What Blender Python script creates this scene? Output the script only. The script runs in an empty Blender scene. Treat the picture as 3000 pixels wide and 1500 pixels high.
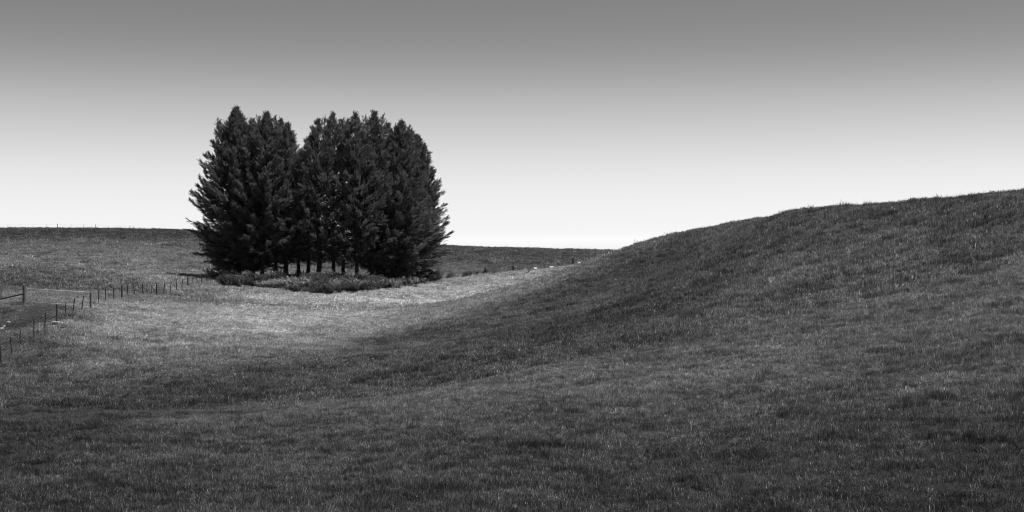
import bpy, bmesh, math, random
import numpy as np
from mathutils import Vector, Matrix

R = math.radians
rng = np.random.default_rng(7)
random.seed(7)
scene = bpy.context.scene
C = scene.collection

# ------------------------------------------------------------------ camera
F = 4121.0            # focal length in photo pixels (photo 3000 x 1500)
EZ = 8.0              # eye height above the datum
cam_d = bpy.data.cameras.new("camera")
cam = bpy.data.objects.new("camera", cam_d)
C.objects.link(cam)
cam_d.sensor_width = 36.0
cam_d.lens = 36.0 * F / 3000.0
cam_d.clip_start = 0.1
cam_d.clip_end = 6000.0
cam.location = (0, 0, EZ)
cam.rotation_euler = (R(90), 0, 0)
scene.camera = cam

# ------------------------------------------------------------------ light
SUN_ELEV = 70.0       # degrees
SUN_AZ = 92.0         # degrees clockwise from the view direction (+Y): to the right, square to the view
sun_dir = Vector((math.sin(R(SUN_AZ)) * math.cos(R(SUN_ELEV)),
                  math.cos(R(SUN_AZ)) * math.cos(R(SUN_ELEV)),
                  math.sin(R(SUN_ELEV))))
sd = bpy.data.lights.new("sun", 'SUN')
sd.energy = 4.5
sd.angle = R(0.53)
sd.color = (1.0, 1.0, 1.0)          # black and white photograph: neutral light
so = bpy.data.objects.new("sun", sd)
C.objects.link(so)
so.location = (60, 40, 90)
so.rotation_euler = (-sun_dir).to_track_quat('-Z', 'Y').to_euler()

world = bpy.data.worlds.new("World")
scene.world = world
world.use_nodes = True
nt = world.node_tree
nt.nodes.clear()
n_out = nt.nodes.new("ShaderNodeOutputWorld")
n_bg = nt.nodes.new("ShaderNodeBackground")
n_sky = nt.nodes.new("ShaderNodeTexSky")
n_sky.sky_type = 'NISHITA'
n_sky.sun_disc = False
n_sky.sun_elevation = R(SUN_ELEV)
n_sky.sun_rotation = R(SUN_AZ)
n_sky.air_density = 1.0
n_sky.dust_density = 1.0
n_bw = nt.nodes.new("ShaderNodeRGBToBW")
n_tc = nt.nodes.new("ShaderNodeTexCoord")
n_sep = nt.nodes.new("ShaderNodeSeparateXYZ")
n_cv = nt.nodes.new("ShaderNodeFloatCurve")
n_mul = nt.nodes.new("ShaderNodeMath"); n_mul.operation = 'MULTIPLY'
# red-filter darkening of the clear sky with height (input: sine of the elevation)
SKYCURVE = [(0.0000, 0.3573), (0.0073, 0.3573), (0.0170, 0.2945), (0.0364, 0.2345), (0.0606, 0.1973), (0.0846, 0.1641), (0.1086, 0.1337), (0.1323, 0.1028), (0.1558, 0.0837), (0.1779, 0.0762), (0.2400, 0.0655), (0.3500, 0.0609), (0.6000, 0.0647), (1.0000, 0.0724)]
crv = n_cv.mapping.curves[0]
crv.points[0].location = SKYCURVE[0]
crv.points[1].location = SKYCURVE[-1]
for p in SKYCURVE[1:-1]:
    crv.points.new(*p)
n_cv.mapping.update()
n_bg.inputs['Strength'].default_value = 0.1
n_gain = nt.nodes.new("ShaderNodeMath"); n_gain.operation = 'MULTIPLY'; n_gain.inputs[1].default_value = 4.0
L = nt.links.new
L(n_sky.outputs[0], n_bw.inputs[0])
L(n_tc.outputs['Generated'], n_sep.inputs[0])
L(n_sep.outputs['Z'], n_cv.inputs['Value'])
L(n_bw.outputs[0], n_mul.inputs[0])
L(n_cv.outputs[0], n_mul.inputs[1])
L(n_mul.outputs[0], n_gain.inputs[0])
L(n_gain.outputs[0], n_bg.inputs['Color'])
L(n_bg.outputs[0], n_out.inputs['Surface'])

vs = scene.view_settings
vs.view_transform = 'Standard'
vs.look = 'None'
vs.exposure = 1.0
vs.gamma = 1.0
vs.use_curve_mapping = False
scene.cycles.pixel_filter_type = 'BLACKMAN_HARRIS'
scene.cycles.filter_width = 1.05      # a crisply sharpened photograph

# ------------------------------------------------------------------ helpers
def tag(o, label=None, cat=None, group=None, kind=None):
    if label: o["label"] = label
    if cat: o["category"] = cat
    if group: o["group"] = group
    if kind: o["kind"] = kind
    return o

def empty(name, loc, rz=0.0):
    o = bpy.data.objects.new(name, None)
    C.objects.link(o)
    o.location = loc
    o.rotation_euler = (0, 0, rz)
    o.empty_display_size = 0.3
    return o

def link(name, me, mat=None, parent=None, loc=None):
    o = bpy.data.objects.new(name, me)
    C.objects.link(o)
    if mat is not None and not me.materials:
        me.materials.append(mat)
    if parent is not None:
        o.parent = parent
    if loc is not None:
        o.location = loc
    return o

def np_mesh(name, verts, faces_flat, loop_tot):
    """verts (n,3); faces_flat list of indices; loop_tot verts per face (int)"""
    me = bpy.data.meshes.new(name)
    nv = len(verts)
    nl = len(faces_flat)
    nf = nl // loop_tot
    me.vertices.add(nv)
    me.vertices.foreach_set("co", np.asarray(verts, dtype=np.float32).ravel())
    me.loops.add(nl)
    me.loops.foreach_set("vertex_index", np.asarray(faces_flat, dtype=np.int32).ravel())
    me.polygons.add(nf)
    me.polygons.foreach_set("loop_start", np.arange(0, nl, loop_tot, dtype=np.int32))
    me.update(calc_edges=True)
    return me

def smooth(me):
    me.polygons.foreach_set("use_smooth", np.ones(len(me.polygons), dtype=bool))
    return me

class MB:
    """collects tubes and boxes for one mesh"""
    def __init__(self):
        self.v, self.f = [], []
    def tube(self, pts, rad, n=6, caps=True):
        pts = [Vector(p) for p in pts]
        rads = rad if isinstance(rad, (list, tuple)) else [rad] * len(pts)
        rings = []
        prev = None
        for i, p in enumerate(pts):
            t = (pts[min(i + 1, len(pts) - 1)] - pts[max(i - 1, 0)])
            t = t.normalized() if t.length > 1e-9 else Vector((0, 0, 1))
            ref = prev if prev is not None else (Vector((1, 0, 0)) if abs(t.x) < 0.8 else Vector((0, 1, 0)))
            a = (ref - t * ref.dot(t))
            a = a.normalized() if a.length > 1e-6 else t.orthogonal().normalized()
            prev = a
            b = t.cross(a)
            base = len(self.v)
            for k in range(n):
                an = 2 * math.pi * k / n
                self.v.append(tuple(p + (a * math.cos(an) + b * math.sin(an)) * rads[i]))
            rings.append(base)
        for i in range(len(rings) - 1):
            for k in range(n):
                k2 = (k + 1) % n
                self.f.append((rings[i] + k, rings[i] + k2, rings[i + 1] + k2, rings[i + 1] + k))
        if caps:
            self.f.append(tuple(rings[0] + k for k in range(n))[::-1])
            self.f.append(tuple(rings[-1] + k for k in range(n)))
        return self
    def box(self, c, s, rot=None):
        M = rot if rot is not None else Matrix.Identity(3)
        base = len(self.v)
        for dx in (-.5, .5):
            for dy in (-.5, .5):
                for dz in (-.5, .5):
                    self.v.append(tuple(Vector(c) + M @ Vector((dx * s[0], dy * s[1], dz * s[2]))))
        for q in ((0, 1, 3, 2), (4, 6, 7, 5), (0, 4, 5, 1), (2, 3, 7, 6), (0, 2, 6, 4), (1, 5, 7, 3)):
            self.f.append(tuple(base + i for i in q))
        return self
    def mesh(self, name, sm=False):
        me = bpy.data.meshes.new(name)
        me.from_pydata(self.v, [], self.f)
        me.update()
        if sm: smooth(me)
        return me
    def build(self, name, mat, parent=None, loc=None, sm=False):
        return link(name, self.mesh(name, sm), mat, parent, loc)

# --- 2-D value noise in numpy
def _hash(ix, iy, seed):
    h = (ix.astype(np.int64) * 374761393 + iy.astype(np.int64) * 668265263 + seed * 1442695041) & 0xFFFFFFFF
    h = ((h ^ (h >> 13)) * 1274126177) & 0xFFFFFFFF
    h = h ^ (h >> 16)
    return (h & 0xFFFFFF) / float(0xFFFFFF)

def vnoise(x, y, seed=0):
    ix = np.floor(x); iy = np.floor(y)
    fx = x - ix; fy = y - iy
    fx = fx * fx * fx * (fx * (fx * 6 - 15) + 10)
    fy = fy * fy * fy * (fy * (fy * 6 - 15) + 10)
    a = _hash(ix, iy, seed); b = _hash(ix + 1, iy, seed)
    c = _hash(ix, iy + 1, seed); d = _hash(ix + 1, iy + 1, seed)
    return (a * (1 - fx) + b * fx) * (1 - fy) + (c * (1 - fx) + d * fx) * fy

def fbm(x, y, octv=4, seed=0):
    s = np.zeros_like(x, dtype=float); amp = 1.0; tot = 0.0
    for o in range(octv):
        ca, sa = math.cos(0.7 * o), math.sin(0.7 * o)
        s += amp * vnoise((x * ca - y * sa) * 2 ** o + 17.3 * o, (x * sa + y * ca) * 2 ** o - 9.1 * o, seed + o)
        tot += amp; amp *= 0.5
    return s / tot - 0.5      # about -0.5 .. 0.5

# ------------------------------------------------------------------ terrain shape
def P(px, py, d):
    return ((px - 1500) / F * d, d, EZ - (py - 750) / F * d)

SURV = [  # surveyed points of the paddocks: bearing, dip, range
 (0,1500,32),(750,1500,30.5),(1500,1500,28.5),(2250,1500,27),(3000,1500,26),
 (3000,1300,33),(3000,1000,48),(3000,780,62),(3000,648,72),(3000,581,79),
 (2400,1300,35),(2400,1000,54),(2400,800,74),(2400,680,90),(2400,624,99),
 (2000,1300,37),(2000,1100,52),(2000,900,80),(2000,760,112),(2033,680,128),
 (1823,742,150),(1898,714,140),(2163,655,118),(2294,634,108),(2410,624,99),(2615,608,91),(2801,597,85),
 (1775,768,186),(1690,808,178),(1900,760,170),(2033,720,150),(2163,700,140),(2410,660,122),(2700,640,108),(3000,612,98),
 (2000,790,190),(2410,760,160),(3000,700,130),(2000,775,260),(2600,790,230),
 (200,1300,45),(650,1130,74),(1000,1000,105),(1300,900,145),(1500,848,175),(1690,789,214),
 (1000,1300,43),(1500,1300,39),(1500,1100,58),(1500,1000,78),(1500,920,108),(1250,1150,62),(1750,900,100),(1750,820,150),
 (0,1200,60),(0,1350,43),(300,1200,62),(300,1050,88),(300,950,104),(600,1000,98),(600,900,126),(600,850,150),
 (900,950,119),(900,900,136),(900,866,154),(900,838,167),(1200,870,163),(1200,833,178),(1280,819,188),(1423,806,203),
 (1504,799,210),(1595,790,218),(1681,781,226),
 (2,1068,88),(35,1038,91),(99,988,97),(167,947,101),(213,918,106.5),(265,902,113),(72,891,110.5),(0,960,103),(0,890,112),
 (357,875,126),(419,867,135),(460,865,140),(498,859,146),(550,842,157),(577,835,162),(618,824,170),(602,809,174.5),(560,815,171),(602,812,183),(560,811,181),(500,821,164),(669,811,176),
 (0,800,140),(0,740,200),(0,700,270),(1504,804,220),(1600,795,230),(1690,788,237),(0,674,350),(300,674,355),(300,740,205),(300,800,150),(450,820,156),
 (550,678,362),(550,720,255),(550,775,195),(900,700,362),(900,768,235),(900,812,180),(1180,818,190),(1110,824,178),
 (1320,724,362),(1600,732,372),(1820,738,380),(1500,762,262),(1320,772,242),(1600,768,250),(1720,752,300),
 (0,682,430),(550,690,440),(1320,738,440),(1830,750,450),
]
ctrl = [P(*s) for s in SURV]
ctrl += [(0, 0, EZ - 1.75), (0, 12, EZ - 2.9), (-12, 4, EZ - 2.5), (14, 4, EZ - 1.4), (0, -40, EZ + 1.0), (-50, -20, EZ - 4),
         (50, 20, EZ + 1.5), (60, -40, EZ + 3), (-70, 40, EZ - 8.5), (-80, 100, EZ - 8), (-110, 180, EZ - 2),
         (-220, 380, EZ + 5), (220, 380, EZ - 6), (130, 180, EZ - 3), (110, 80, EZ + 3), (0, -300, EZ - 10), (-300, 0, EZ - 12),
         (300, 0, EZ - 8), (-250, 650, EZ - 6), (0, 650, EZ - 8), (250, 650, EZ - 10)]
ctrl = np.array(ctrl)
cx, cy, cz = ctrl[:, 0], ctrl[:, 1], ctrl[:, 2]
SC = 100.0
def _k(r2):
    return 0.5 * r2 * np.log(r2 + 1e-12)
_n = len(ctrl)
_A = np.zeros((_n + 3, _n + 3))
_d2 = ((cx[:, None] - cx[None]) ** 2 + (cy[:, None] - cy[None]) ** 2) / SC ** 2
_A[:_n, :_n] = _k(_d2) + np.eye(_n) * 2e-5
_A[:_n, _n] = 1; _A[:_n, _n + 1] = cx / SC; _A[:_n, _n + 2] = cy / SC
_A[_n:, :_n] = _A[:_n, _n:].T
_w = np.linalg.solve(_A, np.concatenate([cz, np.zeros(3)]))

def smooth_h(x, y):
    x = np.asarray(x, float); y = np.asarray(y, float)
    sh = x.shape
    x = x.ravel(); y = y.ravel()
    # keep the fit inside the surveyed land, then fall away gently
    rr = np.hypot(x, y - 150)
    s = np.minimum(1.0, 480.0 / np.maximum(rr, 1e-6))
    xx = x * s; yy = 150 + (y - 150) * s
    out = np.empty_like(x)
    for i in range(0, len(x), 40000):
        a, b = xx[i:i + 40000], yy[i:i + 40000]
        r2 = ((a[:, None] - cx[None]) ** 2 + (b[:, None] - cy[None]) ** 2) / SC ** 2
        out[i:i + 40000] = _k(r2) @ _w[:_n] + _w[_n] + _w[_n + 1] * a / SC + _w[_n + 2] * b / SC
    out -= np.maximum(rr - 480, 0) * 0.03
    return out.reshape(sh)

def relief(x, y):
    r = 0.30 * fbm(x / 6.0, y / 6.0, 3, 3) + 0.16 * fbm(x / 1.3, y / 1.3, 3, 11)
    # sheep tracks: shallow terracettes along the steeper slope on the right
    t = np.clip((x - 4) / 18, 0, 1)
    lie = x * 0.30 + y * 0.95
    return r + 0.34 * t * np.clip(np.abs(vnoise(x / 5.0, lie / 1.1, 31) - 0.5) * 2 - .25, -.25, .2) + 0.14 * t * (vnoise(x / 1.1, lie / .7, 37) - .5)

def height(x, y):
    return smooth_h(x, y) + relief(np.asarray(x, float), np.asarray(y, float))

def H1(x, y):
    return float(height(np.array([x]), np.array([y]))[0])

def spot(px, py, dmin=20.0, dmax=460.0):
    """where a sight line at that bearing and dip first meets the land"""
    d = np.linspace(dmin, dmax, 2200)
    x = (px - 1500) / F * d
    zr = EZ - (py - 750) / F * d
    hit = np.nonzero(height(x, d) >= zr)[0]
    i = hit[0] if len(hit) else len(d) - 1
    return Vector((x[i], d[i], H1(x[i], d[i])))

# ------------------------------------------------------------------ pasture tone: light and shade painted into the grass albedo, plus natural mottling
SWARD_SHADING = [(100,1470,.040),(1500,1470,.045),(2900,1470,.036),(700,1330,.062),(1500,1320,.062),(2300,1320,.058),(2950,1300,.045),
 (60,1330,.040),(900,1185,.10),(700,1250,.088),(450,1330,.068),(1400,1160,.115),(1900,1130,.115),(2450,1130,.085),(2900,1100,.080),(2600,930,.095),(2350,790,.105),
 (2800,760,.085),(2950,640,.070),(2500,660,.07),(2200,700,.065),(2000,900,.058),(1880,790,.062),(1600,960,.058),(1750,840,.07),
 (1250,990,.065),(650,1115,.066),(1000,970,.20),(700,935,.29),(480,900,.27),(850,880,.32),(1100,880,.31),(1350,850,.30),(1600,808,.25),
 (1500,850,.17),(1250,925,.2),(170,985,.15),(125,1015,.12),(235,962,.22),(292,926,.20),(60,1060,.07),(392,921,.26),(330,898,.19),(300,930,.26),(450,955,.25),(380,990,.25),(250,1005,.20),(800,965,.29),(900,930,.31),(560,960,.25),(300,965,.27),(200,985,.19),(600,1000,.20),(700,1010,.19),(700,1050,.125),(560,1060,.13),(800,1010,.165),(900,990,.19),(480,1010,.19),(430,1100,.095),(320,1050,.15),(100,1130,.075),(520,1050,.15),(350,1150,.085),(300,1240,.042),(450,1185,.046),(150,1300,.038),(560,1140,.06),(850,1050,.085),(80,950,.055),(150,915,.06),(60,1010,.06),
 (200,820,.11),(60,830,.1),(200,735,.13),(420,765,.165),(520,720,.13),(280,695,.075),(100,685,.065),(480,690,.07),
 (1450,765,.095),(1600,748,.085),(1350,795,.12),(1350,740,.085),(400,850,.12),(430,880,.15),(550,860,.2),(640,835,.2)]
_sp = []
for (px_, py_, a_) in SWARD_SHADING:
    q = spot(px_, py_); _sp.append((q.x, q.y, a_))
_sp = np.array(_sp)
def sward_shading(x, y):
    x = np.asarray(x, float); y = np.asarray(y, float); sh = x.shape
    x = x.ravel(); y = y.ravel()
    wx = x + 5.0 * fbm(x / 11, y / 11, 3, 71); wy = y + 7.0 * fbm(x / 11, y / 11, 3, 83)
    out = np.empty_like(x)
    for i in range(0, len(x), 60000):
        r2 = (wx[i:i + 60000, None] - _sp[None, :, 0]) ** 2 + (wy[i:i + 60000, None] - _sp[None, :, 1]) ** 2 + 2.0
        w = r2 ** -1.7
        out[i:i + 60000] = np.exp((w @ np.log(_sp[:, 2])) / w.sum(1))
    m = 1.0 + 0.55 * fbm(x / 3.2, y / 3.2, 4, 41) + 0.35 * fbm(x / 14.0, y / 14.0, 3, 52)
    return (out * 1.38 * m * (1 + .26 * np.clip((x - 6) / 12, 0, 1))).reshape(sh)  # the slope on the right is painted lighter too

# ------------------------------------------------------------------ materials (all neutral: the photograph has no colour)
def mat_new(name):
    m = bpy.data.materials.new(name); m.use_nodes = True
    n = m.node_tree; n.nodes.clear()
    return m, n

def grey_mat(name, a, b, scale=8.0, rough=0.8, bump=0.0, metal=0.0, stretch=(1, 1, 1), detail=5.0):
    m, n = mat_new(name)
    out = n.nodes.new("ShaderNodeOutputMaterial"); bs = n.nodes.new("ShaderNodeBsdfPrincipled")
    tc = n.nodes.new("ShaderNodeTexCoord"); mp = n.nodes.new("ShaderNodeMapping")
    mp.inputs['Scale'].default_value = stretch
    ns = n.nodes.new("ShaderNodeTexNoise"); ns.inputs['Scale'].default_value = scale; ns.inputs['Detail'].default_value = detail
    rp = n.nodes.new("ShaderNodeValToRGB")
    rp.color_ramp.elements[0].position = 0.3; rp.color_ramp.elements[0].color = (a, a, a, 1)
    rp.color_ramp.elements[1].position = 0.7; rp.color_ramp.elements[1].color = (b, b, b, 1)
    k = n.links.new
    k(tc.outputs['Object'], mp.inputs[0]); k(mp.outputs[0], ns.inputs['Vector']); k(ns.outputs['Fac'], rp.inputs[0])
    k(rp.outputs[0], bs.inputs['Base Color'])
    bs.inputs['Roughness'].default_value = rough; bs.inputs['Metallic'].default_value = metal
    bs.inputs['Specular IOR Level'].default_value = 0.25
    if bump > 0:
        bp = n.nodes.new("ShaderNodeBump"); bp.inputs['Strength'].default_value = bump; bp.inputs['Distance'].default_value = 0.02
        k(ns.outputs['Fac'], bp.inputs['Height']); k(bp.outputs[0], bs.inputs['Normal'])
    k(bs.outputs[0], out.inputs['Surface'])
    return m

def leaf_mat(name, base=None, var=0.5, trans=0.25, inst=None, gloss=0.0):
    """blade / leaf: matt with some light coming through; value from a per-face 'shade' attribute and, for scattered plants, the 'tone' of the plant"""
    m, n = mat_new(name); k = n.links.new
    out = n.nodes.new("ShaderNodeOutputMaterial")
    df = n.nodes.new("ShaderNodeBsdfDiffuse"); tr = n.nodes.new("ShaderNodeBsdfTranslucent"); mx = n.nodes.new("ShaderNodeMixShader")
    at = n.nodes.new("ShaderNodeAttribute"); at.attribute_name = "shade"
    mu = n.nodes.new("ShaderNodeMath"); mu.operation = 'MULTIPLY'
    if inst:
        ai = n.nodes.new("ShaderNodeAttribute"); ai.attribute_type = 'INSTANCER'; ai.attribute_name = inst
        k(ai.outputs['Fac'], mu.inputs[0])
    else:
        mu.inputs[0].default_value = base
    k(at.outputs['Fac'], mu.inputs[1])
    k(mu.outputs[0], df.inputs['Color']); k(mu.outputs[0], tr.inputs['Color'])
    mx.inputs[0].default_value = trans
    k(df.outputs[0], mx.inputs[1]); k(tr.outputs[0], mx.inputs[2])
    if gloss > 0:        # waxy leaf skin
        gl_ = n.nodes.new("ShaderNodeBsdfGlossy"); gl_.inputs['Color'].default_value = (.7, .7, .7, 1); gl_.inputs['Roughness'].default_value = .42
        m2_ = n.nodes.new("ShaderNodeMixShader"); m2_.inputs[0].default_value = gloss
        k(mx.outputs[0], m2_.inputs[1]); k(gl_.outputs[0], m2_.inputs[2]); k(m2_.outputs[0], out.inputs['Surface'])
    else:
        k(mx.outputs[0], out.inputs['Surface'])
    return m

M_grass = leaf_mat("grass_blade", trans=0.3, inst="tone", gloss=0.02)
M_weed = leaf_mat("weed_leaf", trans=0.25, inst="tone")
M_weedb = leaf_mat("weed_bush_leaf", base=0.19, trans=0.25)
M_rush = leaf_mat("rush_stem", base=0.028, trans=0.1)
M_crown = leaf_mat("conifer_foliage", base=0.12, trans=0.28, gloss=0.03)
M_bark = grey_mat("bark", 0.025, 0.06, 6, 0.95, 0.6, stretch=(3, 3, 0.6))
M_post = grey_mat("weathered_post", 0.04, 0.09, 9, 0.85, 0.4, stretch=(3, 3, 0.5))
M_post_dark = grey_mat("creosoted_post", 0.02, 0.05, 9, 0.8, 0.3, stretch=(3, 3, 0.5))
M_batten = grey_mat("dark_batten", 0.012, 0.025, 12, 0.85, 0.3)
M_wire = grey_mat("galvanised_wire", 0.2, 0.3, 3, 0.45, 0, metal=0.6)
M_mesh = grey_mat("rusted_mesh_wire", 0.06, 0.11, 6, 0.7)
M_gate = grey_mat("galvanised_pipe", 0.2, 0.3, 6, 0.6, 0.0, metal=0.1)
M_stone = grey_mat("pale_stone", 0.12, 0.30, 6, 0.9, 0.5)
M_clod = grey_mat("dark_earth", 0.012, 0.03, 12, 0.95, 0.6)
M_stick = grey_mat("bleached_stick", 0.45, 0.65, 10, 0.9, 0.2)
M_wool = grey_mat("wool", 0.28, 0.42, 30, 0.95, 0.8)
M_face = grey_mat("sheep_face", 0.08, 0.14, 15, 0.9, 0.2)
M_bird = grey_mat("bird_plumage", 0.02, 0.04, 15, 0.8)
M_insul = grey_mat("white_insulator", 0.7, 0.8, 5, 0.4)
M_concrete = grey_mat("pale_footing", 0.2, 0.32, 9, 0.9, 0.3)

# ground under the sward
m, n = mat_new("turf"); k = n.links.new
out = n.nodes.new("ShaderNodeOutputMaterial"); bs = n.nodes.new("ShaderNodeBsdfDiffuse")
at = n.nodes.new("ShaderNodeAttribute"); at.attribute_name = "tone"
tc = n.nodes.new("ShaderNodeTexCoord"); ns = n.nodes.new("ShaderNodeTexNoise"); ns.inputs['Scale'].default_value = 9.0; ns.inputs['Detail'].default_value = 8; ns.inputs['Roughness'].default_value = .75
mr = n.nodes.new("ShaderNodeMapRange"); mr.inputs[1].default_value = .3; mr.inputs[2].default_value = .7; mr.inputs[3].default_value = .2; mr.inputs[4].default_value = 1.4
mu = n.nodes.new("ShaderNodeMath"); mu.operation = 'MULTIPLY'
bp = n.nodes.new("ShaderNodeBump"); bp.inputs['Strength'].default_value = .7; bp.inputs['Distance'].default_value = .06
k(tc.outputs['Object'], ns.inputs['Vector']); k(ns.outputs['Fac'], mr.inputs[0]); k(mr.outputs[0], mu.inputs[1]); k(at.outputs['Fac'], mu.inputs[0])
k(mu.outputs[0], bs.inputs['Color']); k(ns.outputs['Fac'], bp.inputs['Height']); k(bp.outputs[0], bs.inputs['Normal']); k(bs.outputs[0], out.inputs['Surface'])
M_turf = m

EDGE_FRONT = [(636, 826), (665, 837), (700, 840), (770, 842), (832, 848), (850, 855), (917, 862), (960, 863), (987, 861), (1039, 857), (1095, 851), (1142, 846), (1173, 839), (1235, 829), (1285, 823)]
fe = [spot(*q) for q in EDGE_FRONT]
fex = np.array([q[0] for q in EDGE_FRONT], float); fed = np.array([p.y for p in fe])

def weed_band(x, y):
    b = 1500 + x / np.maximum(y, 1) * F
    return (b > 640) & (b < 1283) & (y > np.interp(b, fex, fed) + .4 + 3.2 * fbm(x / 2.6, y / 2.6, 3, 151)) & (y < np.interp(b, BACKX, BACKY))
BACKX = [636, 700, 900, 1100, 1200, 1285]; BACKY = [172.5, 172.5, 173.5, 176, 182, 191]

# ------------------------------------------------------------------ ground sheet
ang = np.concatenate([np.linspace(-180, -34, 74)[:-1], np.linspace(-34, 34, 341), np.linspace(34, 180, 74)[1:-1]])
rad = np.concatenate([[0.5, 2, 4, 7, 10, 13], np.geomspace(16, 520, 420), [600, 750, 1000, 1500, 2500]])
AA, RR = np.meshgrid(np.radians(ang), rad)
gx = RR * np.sin(AA); gy = RR * np.cos(AA)
gz = height(gx, gy)
na, nr = len(ang), len(rad)
ii, jj = np.meshgrid(np.arange(nr - 1), np.arange(na), indexing='ij')
j2 = (jj + 1) % na
quads = np.stack([ii * na + jj, (ii + 1) * na + jj, (ii + 1) * na + j2, ii * na + j2], -1).reshape(-1, 4)
verts = np.stack([gx, gy, gz], -1).reshape(-1, 3)
quads = quads[:, ::-1]
me = np_mesh("ground", verts, quads.ravel(), 4)
smooth(me)
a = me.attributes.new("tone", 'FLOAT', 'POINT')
gt = sward_shading(gx, gy) * 0.38  # turf takes the same painted light and shade, at a lower value
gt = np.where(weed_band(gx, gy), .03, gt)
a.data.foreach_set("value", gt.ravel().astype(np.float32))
ground = link("ground", me, M_turf)
tag(ground, "rolling grass paddocks: a valley between a steep hill and a far crest", kind="structure")

# ------------------------------------------------------------------ grass
def tuft_mesh(name, nb, spread, h0, h1, w, lean=0.5, stalks=0, seed=0, bias=(0.25, -0.1)):
    r = np.random.default_rng(seed)
    V, Fc, S = [], [], []
    for b in range(nb + stalks):
        st = b >= nb
        rr = spread * math.sqrt(r.random()); an = r.random() * 6.283
        bx, by = rr * math.cos(an), rr * math.sin(an)
        h = (h0 + (h1 - h0) * r.random()) * (1.55 if st else 1.0)
        ln = lean * (0.25 + r.random()) * (0.4 if st else 1)
        da = r.random() * 6.283
        dx, dy = math.cos(da) * ln + bias[0], math.sin(da) * ln + bias[1]
        ww = w * (0.5 if st else (0.6 + 0.8 * r.random()))
        fa = r.random() * 3.1416
        wx, wy = math.cos(fa) * ww / 2, math.sin(fa) * ww / 2
        i = len(V)
        droop = 0.35 * r.random()
        m_ = (bx + dx * h * .35, by + dy * h * .35, h * .62)
        t_ = (bx + dx * h * 1.05, by + dy * h * 1.05, h * (1 - droop))
        V += [(bx - wx, by - wy, -0.08), (bx + wx, by + wy, -0.08), (m_[0] - wx * .8, m_[1] - wy * .8, m_[2]), (m_[0] + wx * .8, m_[1] + wy * .8, m_[2]), t_]
        Fc += [(i, i + 1, i + 3), (i, i + 3, i + 2), (i + 2, i + 3, i + 4)]
        s = 1.8 + .9 * r.random() if st else (0.45 + 0.9 * r.random() if r.random() > .16 else 1.3 + .8 * r.random())
        S += [s] * 3
    me = np_mesh(name, np.array(V), np.array(Fc).ravel(), 3)
    at = me.attributes.new("shade", 'FLOAT', 'FACE'); at.data.foreach_set("value", np.array(S, np.float32))
    me.materials.append(M_grass)
    return me

def scatter(name, protos, pts, rot, scl, tone, idx, label, kind="stuff", cat=None):
    coll = bpy.data.collections.new(name + "_kinds")
    for i, pm in enumerate(protos):
        o = bpy.data.objects.new("%s_kind_%02d" % (name, i), pm)
        coll.objects.link(o)
    me = bpy.data.meshes.new(name)
    me.vertices.add(len(pts)); me.vertices.foreach_set("co", pts.astype(np.float32).ravel())
    for nm, ty, val in (("rot", 'FLOAT_VECTOR', rot), ("scl", 'FLOAT_VECTOR', scl), ("tone", 'FLOAT', tone), ("idx", 'INT', idx)):
        at = me.attributes.new(nm, ty, 'POINT')
        at.data.foreach_set("vector" if ty == 'FLOAT_VECTOR' else "value", np.ascontiguousarray(val, dtype=np.int32 if ty == 'INT' else np.float32).ravel())
    o = link(name, me)
    g = bpy.data.node_groups.new(name, 'GeometryNodeTree')
    g.interface.new_socket("Geometry", in_out='INPUT', socket_type='NodeSocketGeometry')
    g.interface.new_socket("Geometry", in_out='OUTPUT', socket_type='NodeSocketGeometry')
    gi = g.nodes.new("NodeGroupInput"); go = g.nodes.new("NodeGroupOutput")
    ci = g.nodes.new("GeometryNodeCollectionInfo"); ci.inputs[0].default_value = coll
    ci.inputs['Separate Children'].default_value = True; ci.inputs['Reset Children'].default_value = True
    ip = g.nodes.new("GeometryNodeInstanceOnPoints"); ip.inputs['Pick Instance'].default_value = True
    def named(nm, ty):
        q = g.nodes.new("GeometryNodeInputNamedAttribute"); q.data_type = ty; q.inputs['Name'].default_value = nm
        return q.outputs['Attribute']
    e2r = g.nodes.new("FunctionNodeEulerToRotation")
    g.links.new(named("rot", 'FLOAT_VECTOR'), e2r.inputs[0])
    g.links.new(gi.outputs[0], ip.inputs['Points']); g.links.new(ci.outputs[0], ip.inputs['Instance'])
    g.links.new(named("idx", 'INT'), ip.inputs['Instance Index'])
    g.links.new(e2r.outputs[0], ip.inputs['Rotation']); g.links.new(named("scl", 'FLOAT_VECTOR'), ip.inputs['Scale'])
    g.links.new(ip.outputs[0], go.inputs[0])
    md = o.modifiers.new("scatter", 'NODES'); md.node_group = g
    tag(o, label, cat, kind=kind)
    return o

BAND = dict(  # range from, to, tufts per m2, patch radius, blade heights, blade width, blades
    near=(17, 62, 36, .19, .035, .125, .0085, 42, 2),
    mid=(62, 130, 14, .30, .05, .17, .020, 36, 2),
    away=(130, 245, 4.6, .58, .06, .19, .040, 48, 1),
    far=(245, 450, 1.3, 1.15, .08, .22, .08, 64, 0))
LABELS = dict(near="long rough grass on the near slope, its colour darkened as shading towards the bottom edge", mid="grass on the valley floor and hill flank with bright light patches painted into its colour",
              away="pasture with brightness painted into its colour, around the trees and along the fence", far="grass on the far paddock up to the crest")
HALF = 0.364 * 1.22
grass_pts = 0
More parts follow.
